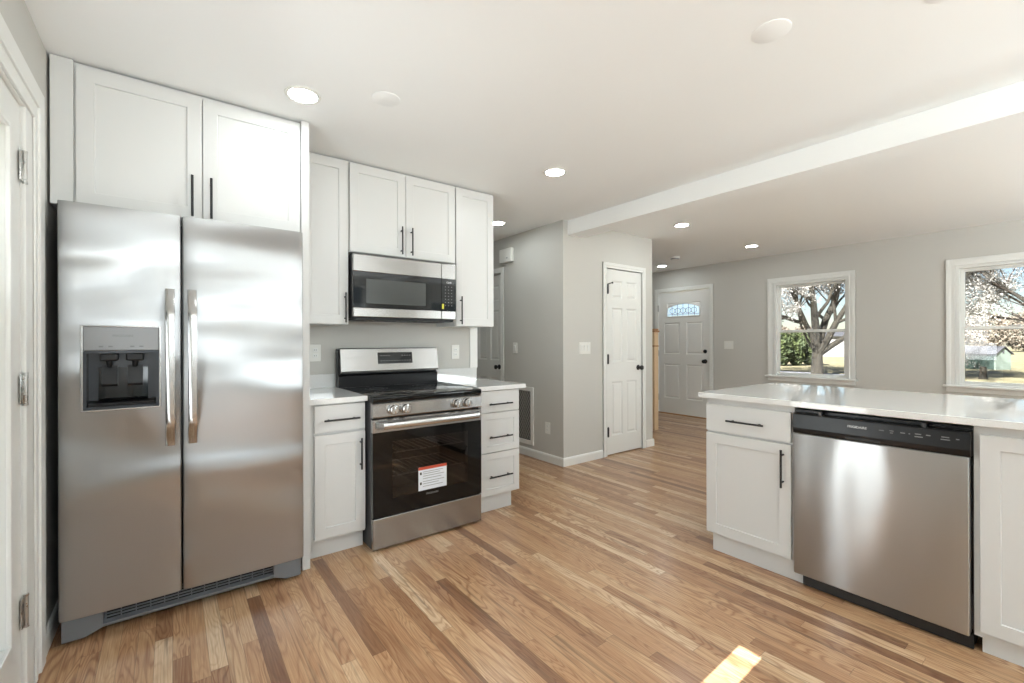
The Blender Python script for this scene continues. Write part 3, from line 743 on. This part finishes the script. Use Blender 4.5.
# warning sticker
stk = obj('sticker', F.box(BM(), 1.222, 1.420, 0.003, 0.0036, 0.306, 0.452), 'label', od, label='white warning sticker with a red top line')
bm = BM(); F.box(bm, 1.222, 1.420, 0.0036, 0.0042, 0.434, 0.452); obj('sticker_print', bm, 'red', od)
bm = BM()
for k, (z, l) in enumerate(((0.420, 0.14), (0.408, 0.12), (0.394, 0.15), (0.378, 0.13), (0.360, 0.15), (0.346, 0.11), (0.330, 0.14))): F.box(bm, 1.252, 1.252+l, 0.0036, 0.0041, z-0.0015, z+0.0015)
obj('sticker_print', bm, 'dimprint', od)
for z in (0.412, 0.350): obj('warning_symbol', F.box(BM(), 1.232, 1.244, 0.0036, 0.0042, z-0.008, z+0.008), 'slot', od)
text('lettering', 'FRIGIDAIRE', 0.017, F, 1.318, 0.0034, 0.280, 'dimprint', od)
obj('drawer', F.box(BM(), xa+0.001, xb-0.001, -0.028, 0.003, 0.014, 0.194, 0.004), 'steelH', rg)
# backguard
G = FY(3.24); bg = obj('backguard', (lambda bm: prism(bm, G, [(-0.055, 0.914), (0.012, 0.914), (0.016, 0.995), (-0.01, 1.008), (-0.02, 1.185), (-0.055, 1.190)], xa-0.004, xb+0.006))(BM()), 'blackpl', rg)
steelp = obj('console', (lambda bm: prism(bm, G, [(-0.03, 1.010), (0.034, 1.016), (0.038, 1.030), (0.012, 1.186), (0.004, 1.192), (-0.03, 1.190)], xa+0.006, xb+0.002))(BM()), 'steelH', rg)
# display follows the sloped front
def con(u, s, off): # s 0..1 up the console face
    return G.p(u, 0.038-0.026*s+off, 1.030+0.156*s)
bm = BM(); q0 = [con(1.205,0.30,0.0002), con(1.475,0.30,0.0002), con(1.475,0.83,0.0002), con(1.205,0.83,0.0002)]; q1 = [p+Vector((0,-0.0025,0)) for p in q0]
a = [bm.verts.new(p) for p in q0]; b = [bm.verts.new(p) for p in q1]
bm.faces.new(a); bm.faces.new(b)
for k in range(4): bm.faces.new((a[k], a[(k+1) % 4], b[(k+1) % 4], b[k]))
disp = obj('display', bm, 'blackgloss', steelp)
bm = BM()
for r, s in ((0, 0.66), (1, 0.42)):
    for k in range(12):
        if r == 0 and 3 < k < 8: continue
        p = con(1.225+k*0.0205, s, 0.0030); obj('button_mark', B(BM(), p.x, p.x+0.010, p.y, p.y+0.0006, p.z, p.z+0.005), 'dimprint', disp)

# ================================================================== PENINSULA
XP = 2.53; F = FX(XP); YT = 0.028
pc = thing('base_cabinet', 'white peninsula base cabinet at the free end, left of the dishwasher', 'cabinet', (2.84, 1.2, 0))
bm = BM(); B(bm, XP+0.019, 3.13, 0.957, 1.426, 0.108, 0.901); B(bm, 2.563, 3.11, 0.925, 1.402, 0.0, 0.108)
obj('carcass', bm, 'cab', pc)
a = obj('drawer', slab(BM(), F, 0.968, 1.425, 0.712, 0.868, 0.019, [], [], 0.0), 'cab', pc); bv = a.modifiers.new('b', 'BEVEL'); bv.width = 0.002; bv.segments = 2
pull(F, 1.192, 0.0, 0.784, 0.200, False, a)
a = shaker_door(F, 0.968, 1.425, 0.112, 0.700, 0.0, pc); pull(F, 1.004, 0.0, 0.576, 0.195, True, a)
ps = thing('base_cabinet', 'white peninsula base cabinet right of the dishwasher at the picture edge', 'cabinet', (2.84, -0.15, 0))
bm = BM(); B(bm, XP+0.019, 3.13, -0.62, 0.311, 0.064, 0.901); B(bm, 2.565, 3.11, -0.62, 0.290, 0.0, 0.064)
obj('carcass', bm, 'cab', ps)
a = shaker_door(F, -0.150, 0.292, 0.090, 0.866, 0.0, ps, stile=0.055); pull(F, -0.12, 0.0, 0.72, 0.195, True, a)
a = shaker_door(F, -0.590, -0.155, 0.090, 0.866, 0.0, ps, stile=0.055); pull(F, -0.185, 0.0, 0.72, 0.195, True, a)
cp = tag(obj('countertop', B(BM(), 2.505, 3.50, -0.66, 1.462, 0.902, 0.932, 0.003), 'quartz'), 'long white quartz countertop of the peninsula reflecting the windows', 'countertop')
obj('back_panel', B(BM(), 3.131, 3.149, 0.958, 1.426, 0.0, 0.889), 'cab', pc); obj('back_panel', B(BM(), 3.131, 3.149, -0.62, 0.308, 0.0, 0.889), 'cab', ps)
# ---- dishwasher
dw = thing('dishwasher', 'stainless dishwasher with black control strip built into the peninsula', 'dishwasher', (2.83, 0.64, 0))
F = FX(2.525); ya, yb = 0.319, 0.951
bm = BM(); B(bm, 2.56, 3.12, 0.314, 0.953, 0.070, 0.885); B(bm, 2.60, 3.10, 0.314, 0.915, 0.0, 0.07)
for y in (0.345, 0.90): cyl(bm, (2.62, y, 0.0), (2.62, y, 0.05), 0.015, 10)
obj('body', bm, 'blackpl', dw)
dd = obj('door', F.box(BM(), ya, yb, -0.035, 0.012, 0.062, 0.772, 0.006, 3), 'steelD', dw, smooth=True)
obj('toe_panel', B(BM(), 2.545, 2.562, 0.312, 0.920, 0.004, 0.060, 0.002), 'black', dw)
bm = BM(); prism(bm, F, [(-0.035, 0.774), (0.010, 0.774), (0.014, 0.788), (0.016, 0.800), (0.010, 0.866), (0.004, 0.873), (-0.035, 0.873)], ya-0.003, yb)
cpn = obj('control_panel', bm, 'blackpl', dw)
obj('pocket_handle', F.box(BM(), 0.600, 0.730, 0.008, 0.0152, 0.776, 0.790, 0.003), 'slot', cpn)
text('lettering', 'FRIGIDAIRE', 0.0145, F, 0.684, 0.0145, 0.838, 'print', cpn, bold=True)
for (u, w_, z) in ((0.595, 0.018, 0.838), (0.560, 0.014, 0.841), (0.560, 0.010, 0.832), (0.522, 0.016, 0.838), (0.500, 0.005, 0.838), (0.472, 0.020, 0.841), (0.470, 0.026, 0.830), (0.440, 0.014, 0.841), (0.388, 0.024, 0.842), (0.388, 0.028, 0.832), (0.352, 0.010, 0.839)):
    obj('button_mark', F.box(BM(), u-w_/2, u+w_/2, 0.0125, 0.0140, z-0.0020, z+0.0020), 'dimprint', cpn)
for u in (0.835, 0.455): obj('mounting_tab', F.box(BM(), u-0.008, u+0.008, -0.02, 0.006, 0.868, 0.890, 0.001), 'darkgrey', dw)
obj('door_spring', B(BM(), 2.548, 2.556, 0.315, 0.320, 0.08, 0.22, 0.002), 'darkgrey', dw)

# ================================================================== WALL FITTINGS
def plate(name, fr, u, z, w_, h_, label, cat, kind, group=None):
    t = thing(name, label, cat, fr.p(u, 0, z), group)
    obj('plate', fr.box(BM(), u-w_/2, u+w_/2, 0.0, 0.006, z-h_/2, z+h_/2, 0.0025), 'whitepl', t)
    bm = BM(); bs = BM()
    if kind == 'outlet':
        for dz in (-0.020, 0.020):
            fr.box(bm, u-0.017, u+0.017, 0.005, 0.008, z+dz-0.014, z+dz+0.014, 0.003)
            for du in (-0.006, 0.006): obj('slot', fr.box(BM(), u+du-0.001, u+du+0.001, 0.0075, 0.0083, z+dz-0.003, z+dz+0.005), 'slot', t)
            obj('socket', bm, 'trim', t); bm = BM()
    else:
        n = kind; bs.free(); bm.free()
        for k in range(n):
            bm = BM(); uu = u+(k-(n-1)/2)*0.046; fr.box(bm, uu-0.016, uu+0.016, 0.005, 0.0085, z-0.033, z+0.033, 0.002)
            prism(bm, fr, [(0.008, z-0.030), (0.0085, z-0.030), (0.0125, z+0.028), (0.008, z+0.030)], uu-0.013, uu+0.013)
            obj('rocker', bm, 'trim', t)
    return t
plate('outlet', FY(YK), 0.796, 1.161, 0.074, 0.118, 'white outlet on the backsplash wall left of the range', 'outlet', 'outlet')
plate('outlet', FY(YK), 1.915, 1.150, 0.074, 0.118, 'white outlet on the backsplash wall right of the range', 'outlet', 'outlet')
plate('light_switch', FY(YP), 3.382, 1.168, 0.165, 0.122, 'white wide switch plate left of the closet door', 'light switch', 3)
plate('light_switch', FX(XH), 3.995, 1.165, 0.074, 0.120, 'white single switch on the hallway wall above the return grille', 'light switch', 1)
plate('light_switch', FX(XF), 3.435, 1.175, 0.140, 0.120, 'white switch plate on the wall right of the front door', 'light switch', 2)
plate('outlet', FX(XH), 3.450, 0.347, 0.074, 0.118, 'white outlet low on the hallway wall right of the return grille', 'outlet', 'outlet')
# return air grille
F = FX(XH); rt = thing('return_grille', 'white framed return air grille low on the hallway wall', 'vent', (XH, 3.95, 0.12))
gu0, gu1, gz0, gz1 = 3.672, 4.16, 0.125, 0.745
bm = BM()
for (a, b, c, d) in ((gu0, gu0+0.045, gz0, gz1), (gu1-0.045, gu1, gz0, gz1), (gu0+0.045, gu1-0.045, gz0, gz0+0.045), (gu0+0.045, gu1-0.045, gz1-0.045, gz1)): F.box(bm, a, b, 0, 0.014, c, d, 0.003)
obj('frame', bm, 'whitepl', rt)
obj('filter', F.box(BM(), gu0+0.045, gu1-0.045, 0.0, 0.002, gz0+0.045, gz1-0.045), 'filter', rt)
bm = BM(); ga, gb, gc, gd = gu0+0.045, gu1-0.045, gz0+0.045, gz1-0.045
for sg in (1, -1):
    c0 = -1.2
    while c0 < 1.2:
        # line z - gc = sg*1.5*(u - ga) + c0 clipped to the opening
        P = []
        for k in range(41):
            u = ga+(gb-ga)*k/40; z = gc+sg*1.5*(u-ga)+c0
            if gc <= z <= gd: P.append((u, z))
        if len(P) > 2: tube(bm, [F.p(P[0][0], 0.006, P[0][1]), F.p(P[-1][0], 0.006, P[-1][1])], 0.0028, 4)
        c0 += 0.060
obj('mesh_screen', bm, 'mesh', rt)

# chime box
ch = thing('door_chime', 'small white chime box high on the hallway wall above the door casing', 'door chime', (XH, 4.11, 2.2))
obj('cover', F.box(BM(), 4.010, 4.235, 0.0, 0.050, 2.140, 2.298, 0.010, 3), 'whitepl', ch, smooth=True)
obj('sensor', F.box(BM(), 4.075, 4.090, 0.048, 0.052, 2.180, 2.193, 0.001), 'greyprint', ch)

# ceiling fittings
def downlight(x, y, label, r=0.062):
    t = thing('recessed_light', label, 'recessed light', (x, y, HC), 'recessed ceiling lights')
    bm = BM(); lathe(bm, [(r, -0.001), (r+0.004, -0.006), (r+0.018, -0.005), (r+0.021, 0.0)], (x, y, HC), (0,0,1), 40); obj('trim_ring', bm, 'whitepl', t, smooth=True)
    bm = BM(); lathe(bm, [(0, -0.004), (r*0.6, -0.004), (r, -0.003), (r, -0.001)], (x, y, HC), (0,0,1), 40); obj('lens', bm, 'lens', t)
downlight(0.511, 2.351, 'lit round recessed light above the refrigerator')
downlight(2.170, 2.348, 'lit round recessed light in the kitchen ceiling right of the wall cabinets')
downlight(4.214, 2.632, 'lit round recessed light just past the beam, near the closet door')
downlight(5.857, 2.688, 'lit round recessed light nearest the double hung windows')
downlight(6.256, 4.262, 'lit round recessed light in front of the front door')
downlight(2.639, 3.705, 'lit round recessed light in the hallway ceiling beside the end cabinet')
for x, y in ((0.5, -0.9), (2.2, -0.9), (4.2, -0.6), (5.85, -0.6)): downlight(x, y, 'unseen recessed light added behind the camera')  # extra unseen lights, added to brighten the room
def cover(x, y, r, label):
    bm = BM(); lathe(bm, [(0, -0.003), (r*0.95, -0.003), (r, -0.002), (r, 0)], (x, y, HC), (0,0,1), 40)
    tag(obj('ceiling_cover_plate', bm, 'ceil', smooth=True), label, 'ceiling cover')
cover(0.848, 2.143, 0.068, 'blank round white ceiling plate near the lit light over the refrigerator')
cover(1.857, 0.776, 0.068, 'blank round white ceiling plate above the kitchen floor near the top right')
cover(2.126, 0.317, 0.060, 'blank round white ceiling plate cut by the top edge of the picture')
sd = thing('smoke_detector', 'white round smoke detector on the ceiling near the front door', 'smoke detector', (5.74, 3.70, HC))
bm = BM(); lathe(bm, [(0, -0.036), (0.045, -0.034), (0.060, -0.024), (0.066, -0.010), (0.068, 0)], (5.74, 3.70, HC), (0,0,1), 36); obj('housing', bm, 'whitepl', sd, smooth=True)
bm = BM(); lathe(bm, [(0.050, -0.0345), (0.062, -0.0235)], (5.74, 3.70, HC), (0,0,1), 36); obj('vent_ring', bm, 'greyprint', sd)

# stair newel by the front door
nx, ny = 5.36, 3.79
nw = thing('stair_railing', 'light oak newel post and stair rail just past the closet wall corner', 'stair railing', (nx, ny, 0))
bm = BM(); B(bm, nx-0.045, nx+0.045, ny-0.045, ny+0.045, 0.0, 1.36, 0.004)
obj('newel_post', bm, 'oak', nw)
bm = BM(); B(bm, nx-0.060, nx+0.060, ny-0.060, ny+0.060, 1.36, 1.385, 0.006); B(bm, nx-0.05, nx+0.05, ny-0.05, ny+0.05, 1.385, 1.41, 0.015); B(bm, nx-0.050, nx+0.050, ny-0.050, ny+0.050, 1.16, 1.18, 0.004); obj('cap', bm, 'oakdark', nw)
bm = BM(); B(bm, nx-0.030, nx+0.030, ny+0.045, YE-0.02, 0.93, 0.98, 0.01); obj('handrail', bm, 'oak', nw)
for k in range(12):
    obj('baluster', B(BM(), nx-0.016, nx+0.016, ny+0.18+k*0.18, ny+0.212+k*0.18, 0.0, 0.932), 'trim', nw)

# ================================================================== OUTSIDE
GZ = -0.50
def grass_mat():
    t = NT('lawn'); p = t.pos()
    c = t.ramp(t.noise(p, 1.6, 5, 0.7), [(0.3, lin(98,98,62)), (0.5, lin(122,114,84)), (0.7, lin(142,130,104))])
    t.bump(t.noise(p, 60, 2), 0.5, 0.05); return t.set(Base_Color=c, Roughness=0.9)
M['grass'] = grass_mat()
M['asphalt'] = paint('pale_driveway', lin(140,139,142), 0.85, 0.3, 40)
M['bark'] = (lambda t: (t.bump(t.noise(t.pos(), 14, 4), 0.6, 0.05), t.set(Base_Color=t.ramp(t.noise(t.pos(), 9, 4), [(0.3, lin(30,27,21)), (0.7, lin(54,49,38))]), Roughness=0.95))[1])(NT('tree_bark'))
M['blossom'] = plain('white_blossom', lin(142,139,132), 0.8)
M['leaf'] = (lambda t: t.set(Base_Color=t.ramp(t.noise(t.pos(), 2.5, 3), [(0.3, lin(34,46,24)), (0.7, lin(78,88,46))]), Roughness=0.8))(NT('hedge_leaf'))
M['twig'] = plain('grey_twig', lin(70,60,54), 0.95)
M['distant'] = plain('distant_branches', lin(118,108,94), 0.95)
M['shedgreen'] = plain('shed_pale_green', lin(122,134,122), 0.7)
M['sheddark'] = plain('shed_dark_green', lin(48,64,56), 0.7)
M['roofgrey'] = plain('grey_roof', lin(66,66,68), 0.85)
M['siding'] = plain('pale_siding', lin(122,120,117), 0.7)
M['concrete'] = paint('porch_concrete', lin(200,198,192), 0.7, 0.2, 50)
struct('ground', B(BM(), -60, 160, -120, 120, GZ-0.3, GZ), 'grass', label='pale green lawn outside', cat='lawn')
struct('driveway', B(BM(), 23.3, 27.5, 5.0, 60, GZ, GZ+0.02), 'asphalt', label='pale grey road beyond the lawn', cat='road')
struct('porch_slab', B(BM(), -3.6, XL-0.15, 0.2, 3.4, GZ, -0.02), 'concrete', label='concrete porch slab outside the patio door', cat='porch')
struct('sun_blocker_roof', B(BM(), -3.9, XL-0.15, 0.98, 3.6, 2.30, 2.42), 'trim', label='unseen roof added to keep the sun off the patio door', cat='porch')  # unseen slab added to block direct sun at the patio door

def quad(bm, c, s, rng):
    a = Vector((rng.gauss(0,1), rng.gauss(0,1), rng.gauss(0,1))).normalized(); b = a.orthogonal().normalized(); d = a.cross(b)
    t = rng.random()*6.28; b2 = b*math.cos(t)+d*math.sin(t); d2 = a.cross(b2)
    bm.faces.new([bm.verts.new(c+b2*s*x+d2*s*y) for x, y in ((-1,-0.6), (0.2,-1), (1,0.4), (-0.3,1))])
def make_tree(base, limbs, seed, label, rbase=0.30, blossoms=True, tlen=1.3, levels=3, bl_size=0.045, nbl=3):
    rng = random.Random(seed); t = thing('flowering_tree' if blossoms else 'bare_tree', label, 'tree', base)
    tr = BM(); tw = BM(); bl = BM()
    base = Vector(base)
    top = base + Vector((0, 0, tlen))
    tube(tr, [base-Vector((0,0,0.1)), base+Vector((0,0,0.15)), base+Vector((0.02,0,tlen*0.6)), top], [rbase*1.35, rbase*1.08, rbase*0.95, rbase*0.9], 14)
    def grow(p, d, L, r, lev):
        pts = [p]; n = 5; q = p.copy(); dd = d.normalized()
        for i in range(n):
            dd = (dd + Vector((rng.gauss(0,0.12), rng.gauss(0,0.12), rng.gauss(0.02,0.08)))).normalized(); q = q + dd*L/n; pts.append(q.copy())
        rr = [r*(1-0.55*i/n) for i in range(n+1)]
        tube(tr if r > 0.03 else tw, pts, rr, 8 if r > 0.05 else 5 if r > 0.02 else 4)
        if lev >= 2 and blossoms:
            for _ in range(nbl*5):
                c = pts[rng.randint(1, n)] + Vector((rng.gauss(0,0.10), rng.gauss(0,0.10), rng.gauss(0,0.10)))
                quad(bl, c, bl_size*rng.uniform(0.6, 1.3), rng)
        if lev < levels:
            for k in range(5 if lev == 0 else 5):
                i = rng.randint(2, n); ax = dd.orthogonal(); ax.rotate(Matrix.Rotation(rng.random()*6.28, 3, dd))
                nd = (dd*0.75 + ax*rng.uniform(0.5, 0.9) + Vector((0,0,0.12))).normalized()
                grow(pts[i], nd, L*rng.uniform(0.5, 0.75), max(0.006, rr[i]*0.55), lev+1)
    for (dx, dy, dz, L, r) in limbs: grow(top-Vector((0,0,0.15)), Vector((dx, dy, dz)), L, r, 0)
    obj('trunk', tr, 'bark', t, smooth=True)
    obj('twigs', tw, 'twig', t)['kind'] = 'stuff'
    if blossoms: obj('blossoms', bl, 'blossom', t)['kind'] = 'stuff'
    else: bl.free()
    return t
# directions seen through each window from the camera
def through(px, dist):
    d = Mc @ Vector(((px-512)/FPX, 1, 0)); return Vector((d.x*dist, d.y*dist, GZ))
make_tree(tuple(through(817, 22.2)), [(0.1,0.20,1.7,4.6,0.21), (0.1,-0.35,1.6,4.6,0.19), (0.0,-0.85,1.25,4.4,0.17), (0.1,-1.25,1.0,4.0,0.14), (0.1,0.75,1.1,4.2,0.07), (-0.2,0.05,1.5,4.2,0.15)], 5,
          'white flowering tree with a thick grey trunk, seen through the middle window', 0.25, tlen=1.15, nbl=18, bl_size=0.028)
make_tree(tuple(through(1090, 17.0)), [(0.0,1.1,0.85,5.2,0.08), (0.3,1.3,0.75,5.0,0.06), (0.2,1.1,1.2,5.0,0.07), (-0.4,0.9,0.9,4.6,0.07), (0.2,1.0,0.65,4.6,0.06)], 11,
          'white flowering tree reaching across the right edge window', 0.26, tlen=2.0, nbl=26, bl_size=0.024)
def bush(name, label, c, sx, sy, sz, n, mat, seed, s=0.16, group=None):
    rng = random.Random(seed); bm = BM()
    for _ in range(n):
        v = Vector((rng.gauss(0,1), rng.gauss(0,1), rng.gauss(0,1))).normalized()*rng.uniform(0.65, 1.0)
        quad(bm, Vector((c[0]+v.x*sx, c[1]+v.y*sy, max(GZ+0.05, GZ+sz*0.5+v.z*sz*0.5))), s*rng.uniform(0.5, 1.2), rng)
    t = thing(name, label, 'shrub', (c[0], c[1], GZ), group)
    obj('foliage', bm, mat, t)['kind'] = 'stuff'
    b2 = BM()
    for k in range(6): tube(b2, [(c[0], c[1], GZ), (c[0]+rng.gauss(0,0.25)*sx, c[1]+rng.gauss(0,0.25)*sy, GZ+sz*0.6)], [0.05, 0.02], 6)
    obj('stem', b2, 'twig', t)
for i, px in enumerate((782, 796, 810)):
    p = through(px, 31+i*0.3); bush('evergreen_bush', ('leftmost', 'middle', 'rightmost')[i] + ' of the three evergreen bushes left of the tree trunk', p, 0.62, 0.56, 2.4, 2200, 'leaf', 40+i, 0.13, 'evergreen bushes beyond the road')
# shed
sp = through(988, 27); sh = thing('garden_shed', 'pale green garden shed with grey roof on the lawn, seen through the right edge window', 'shed', tuple(sp))
x, y = sp.x, sp.y
def gable(bm, y0, y1, xa_, xb_, ze, zr):
    xm = (xa_+xb_)/2; v = [(xa_, GZ), (xb_, GZ), (xb_, ze), (xm, zr), (xa_, ze)]
    a = [bm.verts.new((q, y0, z)) for q, z in v]; b = [bm.verts.new((q, y1, z)) for q, z in v]
    bm.faces.new(a); bm.faces.new(b)
    for k in range(5): bm.faces.new((a[k], a[(k+1) % 5], b[(k+1) % 5], b[k]))
    return bm
obj('gable_wall', gable(BM(), y-1.0, y-0.9, x-0.75, x+0.75, GZ+1.25, GZ+1.78), 'shedgreen', sh)
obj('side_wall', gable(BM(), y-0.9, y+1.6, x-0.74, x+0.74, GZ+1.24, GZ+1.76), 'sheddark', sh)
bm = BM()
for sg in (-1, 1):
    v = [(x+sg*0.88, GZ+1.20), (x, GZ+1.82), (x, GZ+1.88), (x+sg*0.90, GZ+1.26)]
    a = [bm.verts.new((q, y-1.12, z)) for q, z in v]; b = [bm.verts.new((q, y+1.7, z)) for q, z in v]
    bm.faces.new(a); bm.faces.new(b)
    for k in range(4): bm.faces.new((a[k], a[(k+1) % 4], b[(k+1) % 4], b[k]))
obj('roof', bm, 'roofgrey', sh)
obj('vent', B(BM(), x-0.08, x+0.08, y-1.02, y-1.0, GZ+1.30, GZ+1.50), 'roofgrey', sh)
sh.rotation_euler.z = math.radians(-28); sh.scale = (0.74, 0.74, 0.74)
# stump
p = through(983, 20); bm = BM(); lathe(bm, [(0, 0), (0.16, 0), (0.12, 0.2), (0.11, 0.55), (0, 0.58)], (p.x, p.y, GZ), (0,0,1), 14)
tag(obj('tree_stump', bm, 'bark', smooth=True), 'short brown tree stump on the lawn in front of the shed', 'tree stump')
# neighbour house
p = through(848, 48); hs = thing('house', 'pale neighbouring house far beyond the trees', 'house', tuple(p))
obj('wall', B(BM(), p.x, p.x+9, p.y-5, p.y+2.6, GZ, GZ+2.2), 'siding', hs)
bm = BM(); v = [(p.x-0.4, GZ+2.2), (p.x+4.5, GZ+2.9), (p.x+9.4, GZ+2.2)]
a = [bm.verts.new((q[0], p.y-5.4, q[1])) for q in v]; b = [bm.verts.new((q[0], p.y+3.0, q[1])) for q in v]
bm.faces.new(a); bm.faces.new(b)
for k in range(3): bm.faces.new((a[k], a[(k+1) % 3], b[(k+1) % 3], b[k]))
obj('roof', bm, 'roofgrey', hs)
for k in range(2): obj('window', B(BM(), p.x-0.04, p.x, p.y-3.5+k*2.8, p.y-2.5+k*2.8, GZ+0.8, GZ+1.8), 'sheddark', hs)
# far tree line
for i, px in enumerate((776, 806, 862, 945, 985, 1025)):
    p = through(px, 66)
    bush('distant_tree', 'greyish leafless tree in the distant tree line', p, 2.6, 2.6, 6.0 if i > 2 else 4.0, 2600, 'distant', 90+i, 0.16, 'distant tree line')
